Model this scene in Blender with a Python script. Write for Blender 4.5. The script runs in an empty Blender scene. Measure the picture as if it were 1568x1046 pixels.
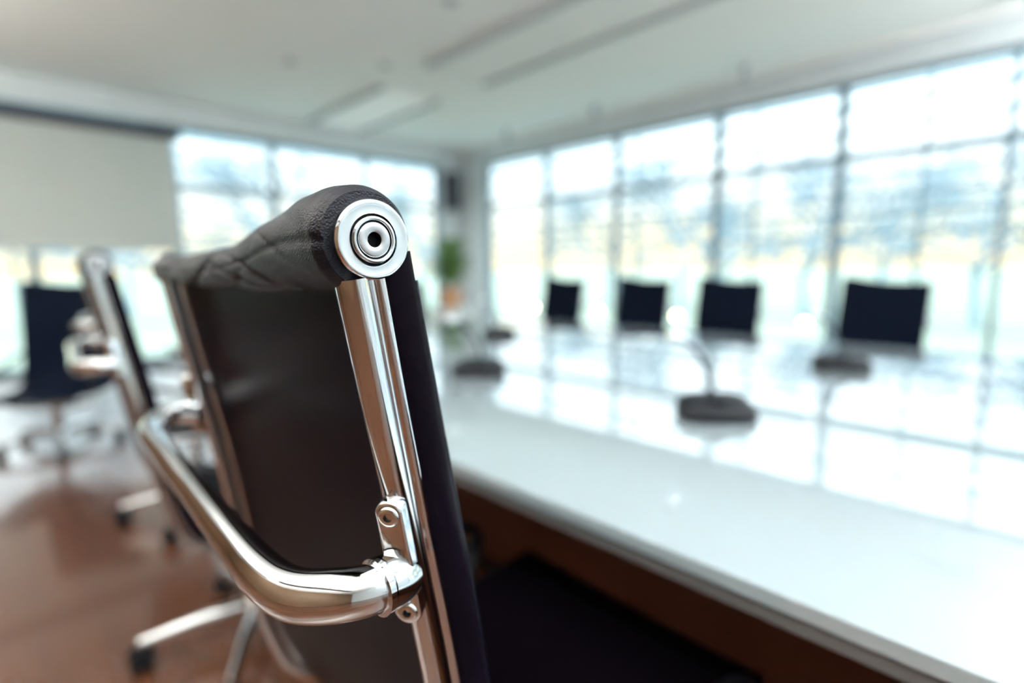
import bpy, math, random
from mathutils import Vector, Matrix
random.seed(4)
scene = bpy.context.scene
scene.view_settings.view_transform = 'Standard'
scene.view_settings.exposure = 0.2

# ------------------------------------------------------------------ materials
def mat(name, col, rough=0.5, metal=0.0, coat=0.0, bump=None, spec=0.5, emis=None, var=None):
    m = bpy.data.materials.new(name); m.use_nodes = True
    nt = m.node_tree; b = nt.nodes['Principled BSDF']
    b.inputs['Base Color'].default_value = (*col, 1)
    b.inputs['Roughness'].default_value = rough
    b.inputs['Metallic'].default_value = metal
    b.inputs['Coat Weight'].default_value = coat
    b.inputs['Coat Roughness'].default_value = 0.02
    b.inputs['Specular IOR Level'].default_value = spec
    if emis:
        b.inputs['Emission Color'].default_value = (*emis[0], 1)
        b.inputs['Emission Strength'].default_value = emis[1]
    tc = nt.nodes.new('ShaderNodeTexCoord')
    n = nt.nodes.new('ShaderNodeTexNoise')
    nt.links.new(tc.outputs['Object'], n.inputs['Vector'])
    n.inputs['Scale'].default_value = bump[0] if bump else 6
    n.inputs['Detail'].default_value = 4
    if bump:
        bp = nt.nodes.new('ShaderNodeBump')
        bp.inputs['Strength'].default_value = bump[1]
        bp.inputs['Distance'].default_value = bump[2]
        nt.links.new(n.outputs['Fac'], bp.inputs['Height'])
        nt.links.new(bp.outputs['Normal'], b.inputs['Normal'])
    v = var if var is not None else 0.06
    n2 = nt.nodes.new('ShaderNodeTexNoise'); n2.inputs['Scale'].default_value = 5
    nt.links.new(tc.outputs['Object'], n2.inputs['Vector'])
    mx = nt.nodes.new('ShaderNodeMix'); mx.data_type = 'RGBA'
    mx.inputs[6].default_value = (*[c*(1-v) for c in col], 1)
    mx.inputs[7].default_value = (*[min(1, c*(1+v)) for c in col], 1)
    nt.links.new(n2.outputs['Fac'], mx.inputs[0])
    nt.links.new(mx.outputs[2], b.inputs['Base Color'])
    return m

M_leather = mat('leather', (0.003, 0.004, 0.011), 0.26, bump=(900, 1.0, 0.0008), spec=0.24, var=0.2)
M_back = mat('leather_back', (0.004, 0.0028, 0.0055), 0.30, bump=(700, 0.2, 0.0003), spec=0.02, var=0.2)
M_leather2 = mat('leather_far', (0.003, 0.006, 0.015), 0.6, spec=0.04)
M_chrome = mat('chrome', (0.72, 0.76, 0.80), 0.05, 1.0, var=0.02)
M_alu = mat('brushed_aluminium', (0.48, 0.49, 0.51), 0.32, 1.0, bump=(300, 0.1, 0.0002))
M_black = mat('black_plastic', (0.007, 0.009, 0.013), 0.4, spec=0.2)
M_dark = mat('dark_gap', (0.004, 0.004, 0.006), 0.6, spec=0.1)
M_wall = mat('wall_paint', (0.78, 0.85, 0.88), 0.8)
M_panel = mat('wall_panelling', (0.17, 0.092, 0.045), 0.5, var=0.25)
M_shade_panel = mat('added_shade_panel', (0.12, 0.045, 0.026), 0.5, spec=0.2, var=0.2)  # brown of the sheet added to darken the space under the table
M_ceil = mat('ceiling_paint', (0.91, 0.925, 0.915), 0.85, var=0.02)
M_frame = mat('window_frame_paint', (0.18, 0.27, 0.33), 0.4)
M_screen = mat('projection_screen', (0.68, 0.76, 0.75), 0.9, var=0.02)
M_header = mat('screen_case', (0.02, 0.02, 0.045), 0.5)
M_edge = mat('table_edge', (0.10, 0.10, 0.105), 0.45, spec=0.3)
M_table = mat('white_lacquer', (0.33, 0.405, 0.455), 0.02, coat=1.0, spec=1.0, var=0.02)
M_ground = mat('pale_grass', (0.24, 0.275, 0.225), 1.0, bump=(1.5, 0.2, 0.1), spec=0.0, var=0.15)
M_hazed_bark = mat('hazed_bark', (0.23, 0.32, 0.38), 0.9)  # outdoor haze mixed into the branch colour, paler and bluer
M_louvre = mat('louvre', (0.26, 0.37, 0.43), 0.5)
M_leaf = mat('leaf', (0.12, 0.25, 0.07), 0.5, var=0.4)
M_pot = mat('terracotta', (0.62, 0.36, 0.20), 0.6)
M_white = mat('white_laminate', (0.7, 0.76, 0.78), 0.4)
M_rail = mat('luminaire_rail', (0.50, 0.55, 0.58), 0.5)
M_stem = mat('gooseneck_metal', (0.04, 0.05, 0.07), 0.4)
M_lamp = mat('lamp_diffuser', (0.93, 0.94, 0.94), 0.5, emis=((1, 0.98, 0.93), 0.06))
M_glow = mat('glow_spot', (0.9, 0.8, 0.5), 0.5, emis=((1, 0.86, 0.5), 16))  # glow for the invented bright spots outside

def wood():
    m = bpy.data.materials.new('wood_floor'); m.use_nodes = True
    nt = m.node_tree; b = nt.nodes['Principled BSDF']
    tc = nt.nodes.new('ShaderNodeTexCoord')
    mp = nt.nodes.new('ShaderNodeMapping'); mp.inputs['Rotation'].default_value = (0, 0, math.pi/2)
    br = nt.nodes.new('ShaderNodeTexBrick')
    br.inputs['Scale'].default_value = 1.0
    br.inputs['Brick Width'].default_value = 1.4; br.inputs['Row Height'].default_value = 0.14
    br.inputs['Mortar Size'].default_value = 0.002
    br.inputs['Color1'].default_value = (0.135, 0.052, 0.026, 1)
    br.inputs['Color2'].default_value = (0.115, 0.044, 0.022, 1)
    br.inputs['Mortar'].default_value = (0.06, 0.025, 0.015, 1)
    ns = nt.nodes.new('ShaderNodeTexNoise'); ns.inputs['Scale'].default_value = 8
    mp2 = nt.nodes.new('ShaderNodeMapping'); mp2.inputs['Scale'].default_value = (12, 1, 1)
    mx = nt.nodes.new('ShaderNodeMix'); mx.data_type = 'RGBA'; mx.blend_type = 'MULTIPLY'
    mx.inputs[0].default_value = 0.5
    L = nt.links.new
    L(tc.outputs['Object'], mp.inputs['Vector']); L(mp.outputs['Vector'], br.inputs['Vector'])
    L(tc.outputs['Object'], mp2.inputs['Vector']); L(mp2.outputs['Vector'], ns.inputs['Vector'])
    L(br.outputs['Color'], mx.inputs[6]); L(ns.outputs['Fac'], mx.inputs[7])
    L(mx.outputs[2], b.inputs['Base Color'])
    b.inputs['Roughness'].default_value = 0.25
    b.inputs['Coat Weight'].default_value = 0.7
    b.inputs['Coat Roughness'].default_value = 0.08
    return m
M_floor = wood()

def glass():
    m = bpy.data.materials.new('window_glass'); m.use_nodes = True
    nt = m.node_tree; nt.nodes.clear()
    o = nt.nodes.new('ShaderNodeOutputMaterial'); t = nt.nodes.new('ShaderNodeBsdfTransparent')
    t.inputs[0].default_value = (0.94, 0.99, 0.99, 1)
    g = nt.nodes.new('ShaderNodeBsdfGlossy'); g.inputs['Roughness'].default_value = 0.02
    mx = nt.nodes.new('ShaderNodeMixShader'); mx.inputs[0].default_value = 0.05
    nt.links.new(t.outputs[0], mx.inputs[1]); nt.links.new(g.outputs[0], mx.inputs[2])
    nt.links.new(mx.outputs[0], o.inputs[0])
    return m
M_glass = glass()

# ------------------------------------------------------------------ mesh builder
class MB:
    def __init__(s): s.v = []; s.f = []; s.mi = []; s.mats = []
    def mid(s, m):
        if m not in s.mats: s.mats.append(m)
        return s.mats.index(m)
    def add(s, vs, fs, m):
        o = len(s.v); k = s.mid(m)
        s.v += [tuple(p) for p in vs]
        for f in fs: s.f.append([i+o for i in f]); s.mi.append(k)
    def box(s, lo, hi, m, M=None):
        x0, y0, z0 = lo; x1, y1, z1 = hi
        vs = [Vector(p) for p in [(x0,y0,z0),(x1,y0,z0),(x1,y1,z0),(x0,y1,z0),(x0,y0,z1),(x1,y0,z1),(x1,y1,z1),(x0,y1,z1)]]
        if M: vs = [M @ p for p in vs]
        s.add(vs, [(0,3,2,1),(4,5,6,7),(0,1,5,4),(1,2,6,5),(2,3,7,6),(3,0,4,7)], m)
    def rings(s, rings, m, cap=True, closed_loop=False):
        n = len(rings[0]); vs = [p for r in rings for p in r]; fs = []
        R = len(rings)
        for i in range(R-1 + (1 if closed_loop else 0)):
            a = i*n; b = ((i+1) % R)*n
            for j in range(n):
                k = (j+1) % n
                fs.append((a+j, a+k, b+k, b+j))
        if cap and not closed_loop:
            fs.append(tuple(range(n))[::-1]); fs.append(tuple((R-1)*n+i for i in range(n)))
        s.add(vs, fs, m)
    def tube(s, pts, rad, m, seg=14, sub=6, sq=(1, 1)):
        P, Rr = smooth(pts, rad, sub)
        T = [(P[min(i+1, len(P)-1)]-P[max(i-1, 0)]).normalized() for i in range(len(P))]
        up = Vector((0, 0, 1)) if abs(T[0].z) < 0.9 else Vector((1, 0, 0))
        rings = []
        for i, p in enumerate(P):
            b = T[i].cross(up).normalized(); up = b.cross(T[i]).normalized()
            rings.append([p + b*math.cos(2*math.pi*k/seg)*Rr[i]*sq[0] + up*math.sin(2*math.pi*k/seg)*Rr[i]*sq[1] for k in range(seg)])
        s.rings(rings, m)
    def lathe(s, prof, m, M, seg=64):
        for i in range(len(prof)-1):
            a, b = prof[i], prof[i+1]; mm = a[2] if len(a) > 2 else m
            rings = []
            for q in (a, b):
                rings.append([M @ Vector((max(q[0], 1e-5)*math.cos(2*math.pi*k/seg), max(q[0], 1e-5)*math.sin(2*math.pi*k/seg), q[1])) for k in range(seg)])
            s.rings(rings, mm, cap=False)
    def obj(s, name, parent=None, smooth_ang=40, weld=True):
        me = bpy.data.meshes.new(name); me.from_pydata(s.v, [], s.f); me.update()
        for m in s.mats: me.materials.append(m)
        me.polygons.foreach_set('material_index', s.mi)
        import bmesh
        bm = bmesh.new(); bm.from_mesh(me)
        if weld: bmesh.ops.remove_doubles(bm, verts=bm.verts, dist=1e-6)
        bmesh.ops.recalc_face_normals(bm, faces=bm.faces)
        bm.to_mesh(me); bm.free()
        if smooth_ang:
            me.polygons.foreach_set('use_smooth', [True]*len(me.polygons))
            me.set_sharp_from_angle(angle=math.radians(smooth_ang))
        o = bpy.data.objects.new(name, me); scene.collection.objects.link(o)
        if parent: o.parent = parent
        return o

def smooth(pts, rad, sub):
    P = [Vector(p) for p in pts]
    if not hasattr(rad, '__len__'): rad = [rad]*len(P)
    if sub <= 1: return P, list(rad)
    out, ro = [], []
    for i in range(len(P)-1):
        p0 = P[max(i-1, 0)]; p1 = P[i]; p2 = P[i+1]; p3 = P[min(i+2, len(P)-1)]
        for k in range(sub):
            t = k/sub
            out.append(0.5*((2*p1)+(-p0+p2)*t+(2*p0-5*p1+4*p2-p3)*t*t+(-p0+3*p1-3*p2+p3)*t**3))
            ro.append(rad[i]*(1-t)+rad[i+1]*t)
    out.append(P[-1]); ro.append(rad[-1])
    return out, ro

def empty(name, loc=(0,0,0), rz=0):
    e = bpy.data.objects.new(name, None); scene.collection.objects.link(e)
    e.location = loc; e.rotation_euler = (0, 0, rz); e.empty_display_size = 0.1
    return e

def axisM(loc, d):
    d = Vector(d).normalized()
    return Matrix.Translation(loc) @ d.to_track_quat('Z', 'Y').to_matrix().to_4x4()

# ------------------------------------------------------------------ chair
def chair_meshes(w, dz, leather, back):
    """chair facing +X, origin on the floor under the top hub line, dz = height shift of upper part"""
    parts = {}
    h = w/2
    path = [(-.007, 1.036), (.005, .965), (.018, .893), (.038, .778), (.056, .65), (.078, .53), (.115, .44), (.19, .405), (.35, .400), (.50, .412), (.575, .422), (.60, .410)]
    P, _ = smooth([(x, 0, z+dz) for x, z in path], 1, 6)
    T = [(P[min(i+1, len(P)-1)]-P[max(i-1, 0)]).normalized() for i in range(len(P))]
    N = [Vector((-t.z, 0, t.x)) for t in T]
    # --- sling
    mb = MB()
    Ph = [P[0]+(P[0]-P[1])*1.2] + P; Nh = [N[0]]+N
    rings = []
    K = 24
    for idx, (p, n) in enumerate(zip(Ph, Nh)):
        ring = []
        tp = min(1, max(0, (p.x-.12)/.45)); ye = (h-0.003)*(1-.09*tp)
        for k in range(K+1):
            u = -1+2*k/K
            off = 0.010 + 0.005*(1-u*u)
            ring.append(p + n*off + Vector((0, u*(ye-0.004), 0)))
        for a in (30, 60, 90, 120, 150):
            a = math.radians(a-90)
            ring.append(p + n*(0.0225+0.0120*math.sin(a)) + Vector((0, ye-0.004+0.006*math.cos(a), 0)))
        for k in range(K+1):
            u = 1-2*k/K
            ring.append(p + n*(0.034-0.004*(1-u*u)) + Vector((0, u*(ye-0.004), 0)))
        for a in (150, 120, 90, 60, 30):
            a = math.radians(a-90)
            ring.append(p + n*(0.0225+0.0120*math.sin(a)) + Vector((0, -ye+0.004-0.006*math.cos(a), 0)))
        rings.append(ring)
    mb.rings(rings, back)
    for sgn in (-1, 1):
        for off_ in (.0345, .0125):
            pp = []
            for i in range(2, len(Ph), 2):
                tp = min(1, max(0, (Ph[i].x-.12)/.45)); ye = (h-0.003)*(1-.09*tp)
                pp.append(Ph[i]+Nh[i]*off_+Vector((0, sgn*(ye-0.005), 0)))
            mb.tube(pp, 0.0022 if off_ > .02 else .0016, leather, 8, 1)
    # top roll
    ys = [(0, .018, .0270), (.04, .019, .0280), (.10, .019, .0262), (.18, .016, .0235), (.28, .011, .0205), (.42, .005, .0190), (.6, .001, .018), (.85, .001, .019), (1, .002, .021)]
    rr = []; KY = 160; KA = 80
    def interp(s_):
        for i in range(len(ys)-1):
            if ys[i][0] <= s_ <= ys[i+1][0]+1e-9:
                t = (s_-ys[i][0])/(ys[i+1][0]-ys[i][0])
                return ys[i][1]*(1-t)+ys[i+1][1]*t, ys[i][2]*(1-t)+ys[i+1][2]*t
    def crease(x, sharp): return (1-abs(math.sin(x)))**sharp
    for i in range(KY+1):
        s_ = i/KY
        zc, r = interp(s_)
        y = -h+0.007 + s_*(w-0.014)
        e = 0.88 if i in (0, KY) else (0.96 if i in (1, KY-1) else 1.0)
        ring = []
        for k in range(KA):
            a = 2*math.pi*k/KA
            rear = max(0, -math.cos(a-.5))**.7
            wr = -0.0060*crease(7*s_+1.1*a-.4, 4)*math.exp(-((s_-.34)/.22)**2)*rear
            wr += -0.0045*crease(11*s_-1.3*a+1.1, 4)*math.exp(-((s_-.6)/.25)**2)*rear
            wr += -0.0024*crease(17*s_+2.2*a, 5)*rear*min(1, s_*6)
            wr += 0.0010*math.sin(26*s_+3.1*a)*math.exp(-((s_-.25)/.2)**2) + 0.0007*math.sin(17*s_+2*a)
            wr *= min(1, s_*9+.1)
            wr -= 0.0018*math.exp(-((a-3.25)/.06)**2)
            R_ = (r+wr)*e
            zz = R_*math.sin(a)
            zlow = 1.0265+dz-.003*math.sin(5*s_)
            z = 1.040+zc+dz+zz
            if math.sin(a) < 0:
                zb = 1.040+zc+dz-r
                z += (zlow-zb)*(-math.sin(a))**1.5*.8
            ring.append(Vector((R_*math.cos(a)*1.04 - 0.001, y, z)))
        rr.append(ring)
    mb.rings(rr, leather)
    parts['leather_sling'] = mb
    # --- side frames
    mb = MB()
    sec = [(-.0060, .0120), (-.0082, .006), (-.0088, 0), (-.0082, -.006), (-.0060, -.0115), (-.0025, -.0138), (.0018, -.0132), (.0052, -.0108), (.0072, -.0104), (.0088, -.0124), (.0112, -.0134), (.0134, -.0118), (.0142, 0), (.0134, .0118), (.0112, .0130), (.0072, .0104), (.0018, .0125), (-.0025, .0135)]
    S2 = []
    n_ = len(sec)
    for i in range(n_):
        p0, p1, p2, p3 = [Vector(sec[(i+j) % n_]) for j in (-1, 0, 1, 2)]
        for k in range(4):
            t = k/4
            S2.append(0.5*((2*p1)+(-p0+p2)*t+(2*p0-5*p1+4*p2-p3)*t*t+(-p0+3*p1-3*p2+p3)*t**3))
    for sgn in (-1, 1):
        rings = []
        L = 0
        for i, (p, n) in enumerate(zip(P, N)):
            if i: L += (P[i]-P[i-1]).length
            t = min(1, L/0.16); wy = 0.95*(1-t)+0.64*t
            rings.append([p + n*q.x + Vector((0, sgn*(h-0.0135 - q.y*wy), 0)) for q in S2])
        mb.rings(rings, M_chrome)
    # stretcher behind the back
    st = [(.010, -h+.008, .858), (-.006, -h+.004, .860), (-.025, -h+.014, .859), (-.041, -h+.037, .856), (-.047, -h+.075, .855), (-.048, -h+.15, .855), (-.048, 0, .854)]
    st = st + [(x, -y, z) for x, y, z in st[-2::-1]]
    rd = [.0138, .0142, .0150, .0152, .0146, .0133, .0123]; rd = rd + rd[-2::-1]
    mb.tube([(x, y, z+dz) for x, y, z in st], rd, M_chrome, 28, 7, sq=(.92, 1.0))
    for sgn in (-1, 1):
        nrm = Vector((-.74, sgn*.62, -.1)).normalized()
        dn = Vector((.17, 0, -1)).normalized()
        sd = nrm.cross(dn).normalized(); dn = sd.cross(nrm).normalized()
        c = Vector((.0105, sgn*(h-.0045), .870+dz))
        NN = 36; hl, hw = .0405, .0085
        def capsule(hw_, hl_, off):
            r_ = []
            for k in range(NN):
                a = 2*math.pi*k/NN
                x_ = hw_*math.cos(a); y_ = hw_*math.sin(a) + (hl_-hw_)*(1 if math.sin(a) >= 0 else -1)
                r_.append(c + sd*x_ + dn*y_ + nrm*off)
            return r_
        mb.rings([capsule(hw, hl, -.006), capsule(hw, hl, .003), capsule(hw-.0008, hl-.0008, .0042), capsule(hw-.002, hl-.002, .0046)], M_chrome)
        # clamp collar with a stepped lip
        mb.tube([(.014, sgn*(h-.009), .8575+dz), (.006, sgn*(h-.006), .8590+dz), (-.003, sgn*(h-.0045), .8600+dz)], [.0145, .0160, .0162], M_chrome, 28, 3)
        mb.tube([(-.003, sgn*(h-.0045), .8600+dz), (-.0065, sgn*(h-.0042), .8600+dz)], [.0166, .0166], M_chrome, 28, 1)
        for q in (-.0315, .0315):
            cc = c + dn*q + nrm*.0045
            Mx = axisM(cc, nrm)
            mb.lathe([(.0062, -.001), (.0062, .0006), (.0055, .0016), (.0042, .0018), (.0026, .0018, M_dark), (.0024, -.0006, M_dark), (0, -.0006, M_dark)], M_chrome, Mx, 28)
    # hubs
    for sgn in (-1, 1):
        Mx = axisM(Vector((.0003, sgn*(h-.0010), 1.056+dz if sgn < 0 else 1.044+dz)), (0, sgn, 0))
        prof = [(.0200, -.0065), (.0208, -.0050), (.0212, -.0012), (.0208, .0002), (.0197, .0009), (.0186, .0006), (.0142, .0000), (.0137, .0002),
                (.0133, -.0012, M_dark), (.0124, -.0012), (.0122, .0010), (.0117, .0015), (.0108, .0016), (.0104, .0013), (.0101, .0002, M_dark), (.0093, .0002), (.0091, .0009), (.0087, .0012, M_alu), (.0044, .0010, M_alu), (.0040, .0007, M_dark)]
        mb.lathe(prof, M_chrome, Mx, 72)
        mb.lathe([(.0041, .0007), (.0037, -.003), (0, -.003)], M_dark, Mx, 6)
    parts['chrome_frame'] = mb
    # --- arms
    mb = MB()
    for sgn in (-1, 1):
        yy = sgn*(h+.012)
        pts = [(.062, sgn*(h-.005), .650), (.10, yy, .632), (.2, yy, .600), (.34, yy, .566), (.45, yy, .540), (.485, yy, .515), (.475, yy, .475), (.44, yy-sgn*.015, .435), (.40, sgn*(h-.025), .40)]
        mb.tube([(x, y, z+dz) for x, y, z in pts], [.010, .011, .013, .014, .014, .013, .012, .011, .010], M_black, 12, 6, sq=(1.25, .8))
    parts['armrests'] = mb
    # --- base
    mb = MB()
    cx = .30
    mb.lathe([(0, .075), (.045, .075), (.05, .09), (.045, .115), (.03, .125), (.028, .24), (.018, .242), (.018, .33+dz), (.04, .335+dz), (.045, .365+dz), (0, .365+dz)], M_chrome, Matrix.Translation((cx, 0, 0)), 28)
    for sgn in (-1, 1):
        for xx in (-.07, .09):
            mb.tube([(cx+xx*.2, 0, .352+dz), (cx+xx*.8, sgn*h*.55, .357+dz), (cx+xx, sgn*(h-.014), .394+dz)], [.014, .012, .010], M_chrome, 12, 4)
    for i in range(5):
        a = 2*math.pi*i/5+.45
        d = Vector((math.cos(a), math.sin(a), 0)); c0 = Vector((cx, 0, 0))
        mb.tube([c0+d*.03+Vector((0, 0, .098)), c0+d*.15+Vector((0, 0, .092)), c0+d*.29+Vector((0, 0, .074))], [.022, .017, .012], M_chrome, 12, 4, sq=(.9, 1))
        e = c0+d*.29
        mb.tube([e+Vector((0, 0, .08)), e+Vector((0, 0, .05))], [.006, .006], M_chrome, 8, 1)
        sdv = Vector((-d.y, d.x, 0))
        for q in (-1, 1):
            Mx = axisM(e+sdv*q*.007+Vector((0, 0, .0275)), sdv*q)
            mb.lathe([(0, 0), (.0275, 0), (.0275, .012), (.02, .017), (.008, .018), (0, .018)], M_black, Mx, 20)
        mb.tube([e-d*.027+Vector((0, 0, .035)), e-d*.015+Vector((0, 0, .055)), e+d*.01+Vector((0, 0, .060)), e+d*.026+Vector((0, 0, .045))], .010, M_black, 8, 3)
    parts['star_base'] = mb
    return parts

chair_cache = {}
def chair(kind, loc, rz, w, dz, leather, back=None):
    e = empty('office_chair', (loc[0], loc[1], 0), rz)
    if kind not in chair_cache:
        ms = chair_meshes(w, dz, leather, back or leather)
        chair_cache[kind] = {k: v.obj(k, e, 50) for k, v in ms.items()}
    else:
        for k, o in chair_cache[kind].items():
            c = bpy.data.objects.new(k, o.data); scene.collection.objects.link(c); c.parent = e
    return e

W0 = .53
def place_row(hx, hy, rz, kind='side', w=W0, dz=0, leather=M_leather):
    off = Matrix.Rotation(rz, 3, 'Z') @ Vector((0, -w/2, 0))
    return chair(kind, (hx-off.x, hy-off.y), rz, w, dz, leather, M_back)
place_row(.147, .2555, math.radians(-1.9))
place_row(.15, 1.30, math.radians(-4))
place_row(.24, 2.35, math.radians(-8))
for (x, y, a) in [(3.45, .68, 172), (3.42, 1.51, 180), (3.45, 2.16, 183), (3.42, 2.90, 181)]:
    chair('far', (x, y), math.radians(a), .42, -.11, M_leather2)
chair('far', (2.1, 3.35), math.radians(-92), .42, -.11, M_leather2)
chair('lobby', (.36, 4.45), math.radians(-118), .50, -.09, M_leather2)

# ------------------------------------------------------------------ conference table
tb = empty('conference_table')
mb = MB()
mb.box((.495, -3.2, .722), (2.37, 2.55, .740), M_table)
mb.box((.499, -3.196, .704), (2.366, 2.546, .7215), M_edge)
o = mb.obj('table_top', tb, 0)
bv = o.modifiers.new('b', 'BEVEL'); bv.width = .002; bv.segments = 2
mb = MB()
for yy in (-2.4, -.6, 1.9):
    mb.box((1.22, yy-.04, .03), (1.64, yy+.04, .704), M_black)
    mb.box((1.08, yy-.10, 0.0), (1.76, yy+.10, .03), M_black)
mb.box((1.17, -2.7, .03), (1.21, 2.1, .704), M_shade_panel)  # added sheet, blocks light and the bright floor beyond
mb.box((1.165, -2.7, .0), (1.215, 2.1, .03), M_black)
o = mb.obj('pedestals', tb, 0)

mic_cache = []
def mic(x, y, rz):
    e = empty('conference_microphone', (x, y, .740), rz)
    if mic_cache:
        for o in mic_cache:
            c = bpy.data.objects.new(o.name.split('.')[0], o.data); scene.collection.objects.link(c); c.parent = e
        return
    mb = MB()
    rings = []
    for z, s in ((0, .93), (.004, 1.0), (.020, 1.0), (.030, .94), (.036, .82), (.038, .6)):
        ring = []
        for k in range(40):
            a = 2*math.pi*k/40
            ca, sa = math.cos(a), math.sin(a)
            x_ = .075*s*math.copysign(abs(ca)**.55, ca); y_ = .055*s*math.copysign(abs(sa)**.55, sa)
            ring.append(Vector((x_, y_, z*(1+.25*y_/.055))))
        rings.append(ring)
    mb.rings(rings, M_black)
    mb.lathe([(.016, .034), (.016, .042), (.010, .044), (0, .044)], M_black, Matrix.Translation((0, -.02, 0)), 20)
    mic_cache.append(mb.obj('base', e, 40))
    mb = MB()
    mb.tube([(.0, .03, .036), (-.004, .028, .070), (-.020, .02, .108), (-.045, .01, .140), (-.068, 0, .156)], [.0062, .0058, .0054, .0054, .005], M_stem, 10, 6)
    mb.tube([(-.062, 0, .153), (-.076, -.003, .162), (-.098, -.008, .166)], [.008, .011, .010], M_chrome, 12, 3)
    mic_cache.append(mb.obj('gooseneck', e, 60))
mic(1.02, .47, math.radians(-46))
mic(.98, 1.15, math.radians(-50))
mic(1.76, .44, math.radians(-60))
mic(1.62, 1.76, math.radians(-50))

# ------------------------------------------------------------------ room shell
X0, X1, Y0, Y1, ZC = -3.2, 5.9, -4.2, 7.3, 2.97
WX = -.93
def boxobj(name, lo, hi, m):
    mb = MB(); mb.box(lo, hi, m); return mb.obj(name, None, 0)
boxobj('floor', (X0-.2, Y0-.2, -.1), (X1+.2, Y1+.2, 0), M_floor)
boxobj('ceiling', (X0-.2, Y0-.2, ZC), (X1+.2, Y1+.2, ZC+.2), M_ceil)
boxobj('wall_left', (X0-.2, Y0-.2, 0), (X0, Y1+.2, ZC), M_panel)
boxobj('wall_near', (X0, Y0-.2, 0), (X1+.2, Y0, ZC), M_wall)
mb = MB()
mb.box((X1, Y0, 2.74), (X1+.2, Y1+.2, ZC), M_wall)
mb.box((X1, 6.72, 0), (X1+.2, Y1+.2, 2.74), M_wall)
mb.box((X1, Y0, 0), (X1+.2, -3.9, 2.74), M_wall)
mb.obj('wall_right', None, 0)
mb = MB()
mb.box((X0, Y1, 2.72), (X1, Y1+.2, ZC), M_wall)
mb.box((5.45, Y1, 0), (X1, Y1+.2, 2.72), M_wall)
mb.box((X0, Y1, 0), (WX, Y1+.2, 2.72), M_panel)
mb.obj('wall_far', None, 0)

def window(name, along, pos, ms, z1, lo, hi):
    e = empty(name)
    mb = MB()
    def bx(a0, a1, d0, d1, z0_, z1_, m):
        if along == 'y': mb.box((pos+d0, a0, z0_), (pos+d1, a1, z1_), m)
        else: mb.box((a0, pos+d0, z0_), (a1, pos+d1, z1_), m)
    for a, wd in ms: bx(a-wd/2, a+wd/2, .03, .12, 0.0, z1, M_frame)
    bx(lo, hi, .04, .12, 2.01, 2.08, M_frame)
    bx(lo, hi, .05, .12, z1-.05, z1, M_frame)
    bx(lo, hi, .05, .12, 0, .07, M_frame)
    mb.obj('frame', e, 0, weld=False)
    mb = MB()
    if along == 'y': mb.add([(pos+.09, lo, .05), (pos+.09, hi, .05), (pos+.09, hi, z1-.02), (pos+.09, lo, z1-.02)], [(0, 1, 2, 3)], M_glass)
    else: mb.add([(lo, pos+.09, .05), (hi, pos+.09, .05), (hi, pos+.09, z1-.02), (lo, pos+.09, z1-.02)], [(0, 1, 2, 3)], M_glass)
    mb.obj('glass', e, 0)
ms = [(6.69, .06), (5.42, .05), (4.18, .06), (2.83, .08), (1.62, .08), (.42, .045), (-.8, .08), (-2.1, .06), (-3.3, .06), (-3.87, .06)]
window('window_1', 'y', X1, ms, 2.74, -3.9, 6.72)
ms = [(5.42, .06), (4.13, .05), (2.80, .07), (1.62, .06), (.34, .08), (-.90, .06)]
window('window_2', 'x', Y1, ms, 2.72, WX, 5.45)

for i, yy in enumerate((.35, 2.35, 4.15, 5.7)):
    e = empty('blind_bracket', (X1-.45, yy, 0))
    mb = MB(); mb.box((-.03, -.03, ZC-.10), (.03, .03, ZC), M_rail); mb.box((-.05, -.02, ZC-.14), (.05, .02, ZC-.10), M_rail)
    mb.obj('bracket', e, 0)
boxobj('trim_1', (X1-.16, Y0, ZC-.05), (X1-.10, Y1, ZC), M_ceil)

e = empty('projection_screen')
mb = MB(); mb.box((-1.2, Y1-.16, 1.30), (1.62, Y1-.155, 2.52), M_screen); mb.box((-1.2, Y1-.17, 1.28), (1.62, Y1-.145, 1.305), M_screen)
mb.obj('fabric', e, 0)
mb = MB(); mb.box((-1.28, Y1-.21, 2.52), (1.70, Y1-.10, 2.62), M_header); mb.obj('case', e, 0)
mb = MB(); mb.box((-1.0, Y1-.12, 2.60), (-.9, Y1, 2.66), M_header); mb.box((1.4, Y1-.12, 2.60), (1.5, Y1, 2.66), M_header); mb.obj('mounts', e, 0)

e = empty('wall_speaker')
mb = MB(); mb.box((5.53, Y1-.17, 2.02), (5.72, Y1, 2.62), M_header)
for z_, r_ in ((2.17, .06), (2.36, .06), (2.52, .03)):
    mb.lathe([(r_, 0), (r_, .006), (r_*.85, .006), (r_*.3, .002), (0, .005)], M_black, axisM((5.625, Y1-.17, z_), (0, -1, 0)), 24)
mb.obj('cabinet', e, 30)

def luminaire(x0, x1, y0, y1, lamp):
    e = empty('ceiling_luminaire')
    mb = MB()
    for x in (x0, x1-.05): mb.box((x, y0, ZC-.05), (x+.045, y1, ZC), M_rail)
    mb.obj('housing', e, 0, weld=False)
    mb = MB(); mb.box((x0+.05, y0+.04, ZC-.02), (x1-.06, y1-.04, ZC-.005), lamp); mb.obj('diffuser', e, 0)
luminaire(3.15, 3.92, 5.2, 7.05, M_lamp)
luminaire(3.15, 3.92, 1.2, 4.4, M_ceil)
luminaire(3.15, 3.92, -2.8, .4, M_ceil)
for (x, y) in [(2.2, 5.2), (2.3, 3.1), (2.6, 3.3), (2.9, 4.7)]:
    e = empty('ceiling_downlight', (x, y, ZC))
    mb = MB(); mb.lathe([(.055, 0), (.055, -.012), (.042, -.014), (.040, -.004, M_rail), (0, -.004)], M_rail, Matrix.Identity(4), 24); mb.obj('ring', e, 40)

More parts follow.
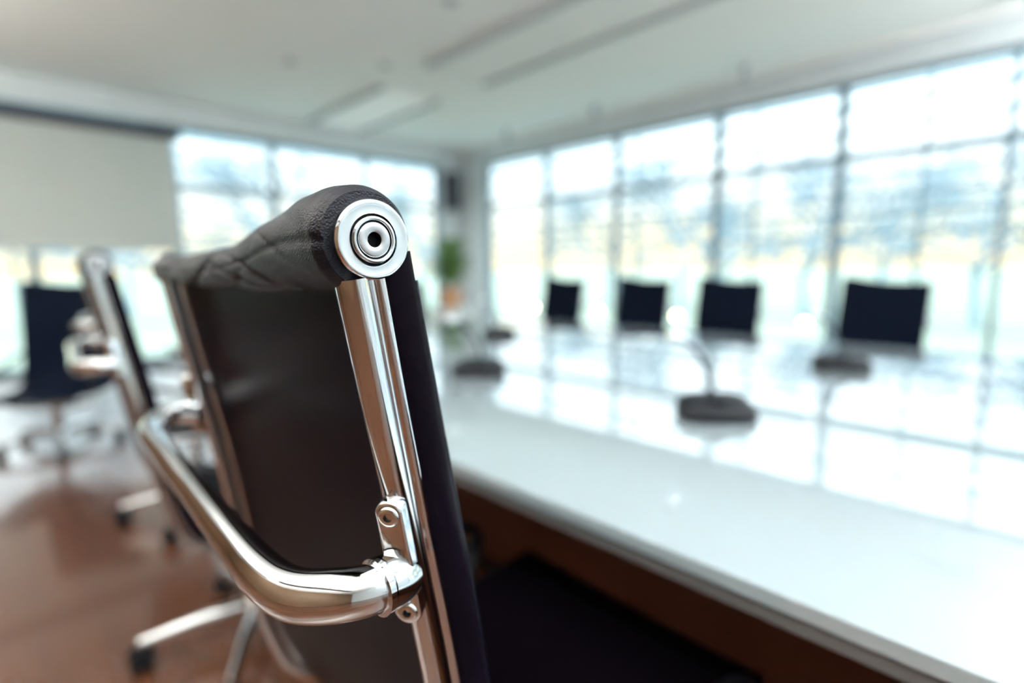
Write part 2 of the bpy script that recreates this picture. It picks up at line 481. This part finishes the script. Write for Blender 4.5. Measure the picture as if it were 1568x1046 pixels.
def area(name, loc, rot, sx, sy, power, col):
    l = bpy.data.lights.new(name, 'AREA'); l.shape = 'RECTANGLE'; l.size = sx; l.size_y = sy; l.energy = power; l.color = col
    ob = bpy.data.objects.new(name, l); scene.collection.objects.link(ob); ob.location = loc; ob.rotation_euler = rot
    return ob
def added_uplight(x, y, ln, power, col):  # added fill fixture, out of view, lifts the ceiling brightness
    e = empty('added_ceiling_fill', (x, y, 0))
    mb = MB()
    mb.box((-.12, -ln/2, 2.16), (.12, ln/2, 2.175), M_white)
    for s in (-1, 1): mb.box((s*.12-.006, -ln/2, 2.16), (s*.12+.006, ln/2, 2.20), M_white)
    for s in (-1, 1): mb.box((-.004, s*ln*.4-.004, 2.17), (.004, s*ln*.4+.004, ZC), M_rail)
    mb.obj('trough', e, 0, weld=False)
    a = area('ceiling_fill_light', (0, 0, 2.18), (math.pi, 0, 0), .2, ln*.95, power, col); a.parent = e
added_uplight(1.6, -2.0, 3.2, 255, (.98, .98, .96))
added_uplight(-1.2, .2, 3.2, 220, (1, .94, .85))
added_uplight(-1.6, 4.2, 3.2, 165, (1, .94, .86))
added_uplight(4.8, -2.2, 3.2, 210, (.97, .99, 1))

# potted plant on plinth
e = empty('potted_plant', (3.96, 5.15, 0), .3)
mb = MB(); mb.box((-.18, -.18, 0), (.18, .18, .58), M_white); mb.obj('plinth', e, 0)
mb = MB(); mb.lathe([(0, .58), (.10, .58), (.14, .80), (.15, .80), (.15, .82), (.13, .82), (.12, .78), (0, .78)], M_pot, Matrix.Identity(4), 28); mb.obj('pot', e, 40)
mb = MB()
for i in range(190):
    a = random.uniform(0, 6.283); rr_ = random.uniform(.03, .29); zt = random.uniform(.92, 1.42)
    if rr_ > .2: zt = min(zt, 1.2)
    d = Vector((math.cos(a), math.sin(a), 0)); s = Vector((-d.y, d.x, 0))
    p0 = Vector((0, 0, .79+random.uniform(0, .3)))+d*.02; p2 = d*rr_+Vector((0, 0, zt)); p1 = (p0+p2)/2+Vector((0, 0, .06))
    pts = [p0, p1, p2, p2+d*.06-Vector((0, 0, .05))]; ws = [.003, .018, .022, .001]
    vs = []
    for p, w_ in zip(pts, ws): vs += [p-s*w_, p+s*w_]
    mb.add(vs, [(0, 1, 3, 2), (2, 3, 5, 4), (4, 5, 7, 6)], M_leaf)
mb.obj('foliage', e, 60, weld=False)

# ------------------------------------------------------------------ outside
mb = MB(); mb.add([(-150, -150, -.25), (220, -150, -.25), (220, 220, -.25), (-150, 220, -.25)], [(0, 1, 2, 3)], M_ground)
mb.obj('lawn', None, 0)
for (x, y) in [(11, 8.25), (11, 7.7), (11, 9.7), (11, 6.05), (11, 3.4), (11, 11.3), (11, 10.5), (4.5, 11.3), (1.6, 11.5)]:
    e = empty('added_glow_spot', (x, y, -.25))  # invented glowing stub, stands in for a warm blurred glint
    mb = MB(); mb.lathe([(0, 0), (.05, 0), (.05, .16), (0, .16)], M_rail, Matrix.Identity(4), 16)
    mb.lathe([(.06, .16), (.06, .26), (0, .26)], M_glow, Matrix.Identity(4), 16)
    mb.lathe([(.075, .26), (.07, .28), (0, .285)], M_rail, Matrix.Identity(4), 16)
    mb.obj('glow_spot_body', e, 40)
def louvres(name, along, pos, lo, hi):
    e = empty(name)
    mb = MB()
    z = 1.36
    while z < 3.3:
        t = random.choice((.035, .05, .075))
        if along == 'y': mb.box((pos, lo, z), (pos+.05, hi, z+t), M_louvre)
        else: mb.box((lo, pos, z), (hi, pos+.05, z+t), M_louvre)
        z += random.choice((.17, .21, .25))
    a = lo
    while a < hi:
        if along == 'y': mb.box((pos+.03, a, -.25), (pos+.07, a+.04, 3.3), M_louvre)
        else: mb.box((a, pos+.03, -.25), (a+.04, pos+.07, 3.3), M_louvre)
        a += 1.7
    mb.obj('slats', e, 0, weld=False)
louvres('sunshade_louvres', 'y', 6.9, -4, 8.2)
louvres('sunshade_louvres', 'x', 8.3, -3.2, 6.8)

def tree_mesh():
    mb = MB()
    def br(p, d, L, r, lv):
        q = p + d*L*.5 + Vector((random.uniform(-1, 1), random.uniform(-1, 1), random.uniform(-.5, 1)))*L*.06
        e_ = p + d*L
        sg = 5 if lv > 1 else 3
        mb.tube([p, q, e_], [r, r*.85, r*.65], M_hazed_bark, sg, 1)
        if lv == 0: return
        for i in range(4 if lv > 1 else 3):
            nd = (d + Vector((random.uniform(-1, 1), random.uniform(-1, 1), random.uniform(-.6, .5)))*1.0).normalized()
            st_ = p + d*L*random.uniform(.4, 1)
            br(st_, nd, L*random.uniform(.62, .85), r*.6, lv-1)
    br(Vector((0, 0, 0)), Vector((0, 0, 1)), 1.7, .09, 5)
    return mb
t0 = None
spots = [(14, 1.2), (14.5, 4.5), (14, 7.6), (15, 11), (14, -2), (20, 4), (20, 9), (11, 16), (6, 15.5), (2, 15.5), (8.5, 20), (17, -6), (-3, 16), (3, 20)]
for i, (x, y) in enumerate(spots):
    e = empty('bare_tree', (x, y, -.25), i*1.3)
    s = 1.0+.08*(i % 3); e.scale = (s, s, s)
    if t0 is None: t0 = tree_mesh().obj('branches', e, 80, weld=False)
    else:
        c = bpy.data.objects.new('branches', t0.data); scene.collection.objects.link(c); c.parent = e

# ------------------------------------------------------------------ sky
wd = bpy.data.worlds.new('World'); scene.world = wd; wd.use_nodes = True
nt = wd.node_tree; nt.nodes.clear()
o = nt.nodes.new('ShaderNodeOutputWorld'); bg = nt.nodes.new('ShaderNodeBackground')
tc = nt.nodes.new('ShaderNodeTexCoord'); sp = nt.nodes.new('ShaderNodeSeparateXYZ')
cr = nt.nodes.new('ShaderNodeValToRGB')
st = nt.nodes.new('ShaderNodeMapRange'); st.inputs['From Min'].default_value = .12; st.inputs['From Max'].default_value = .75
st.inputs['To Min'].default_value = 1.6; st.inputs['To Max'].default_value = 7.2
L = nt.links.new
L(tc.outputs['Generated'], sp.inputs[0]); L(sp.outputs['Z'], cr.inputs[0]); L(sp.outputs['Z'], st.inputs['Value'])
el = cr.color_ramp.elements
el[0].position = 0.0; el[0].color = (.97, .80, .50, 1)
el[1].position = 1.0; el[1].color = (.76, .90, 1, 1)
a = el.new(.055); a.color = (1, .88, .60, 1)
a = el.new(.14); a.color = (.88, .97, 1, 1)
L(cr.outputs[0], bg.inputs[0]); L(st.outputs[0], bg.inputs[1]); L(bg.outputs[0], o.inputs[0])

# ------------------------------------------------------------------ camera
cam = bpy.data.cameras.new('camera'); co = bpy.data.objects.new('camera', cam); scene.collection.objects.link(co)
cam.sensor_width = 36; cam.lens = 36*820/1568; cam.clip_start = .02; cam.clip_end = 500
p = math.atan(111/820); yaw = math.radians(44)
F = Vector((math.sin(yaw)*math.cos(p), math.cos(yaw)*math.cos(p), -math.sin(p)))
R = Vector((math.cos(yaw), -math.sin(yaw), 0)); U = R.cross(F)
th = math.radians(.6)
R2 = R*math.cos(th)-U*math.sin(th); U2 = U*math.cos(th)+R*math.sin(th)
Mx = Matrix((R2, U2, -F)).transposed().to_4x4(); Mx.translation = Vector((0, 0, 1.04))
co.matrix_world = Mx
cam.dof.use_dof = True; cam.dof.focus_distance = .285; cam.dof.aperture_fstop = 1.9
scene.camera = co
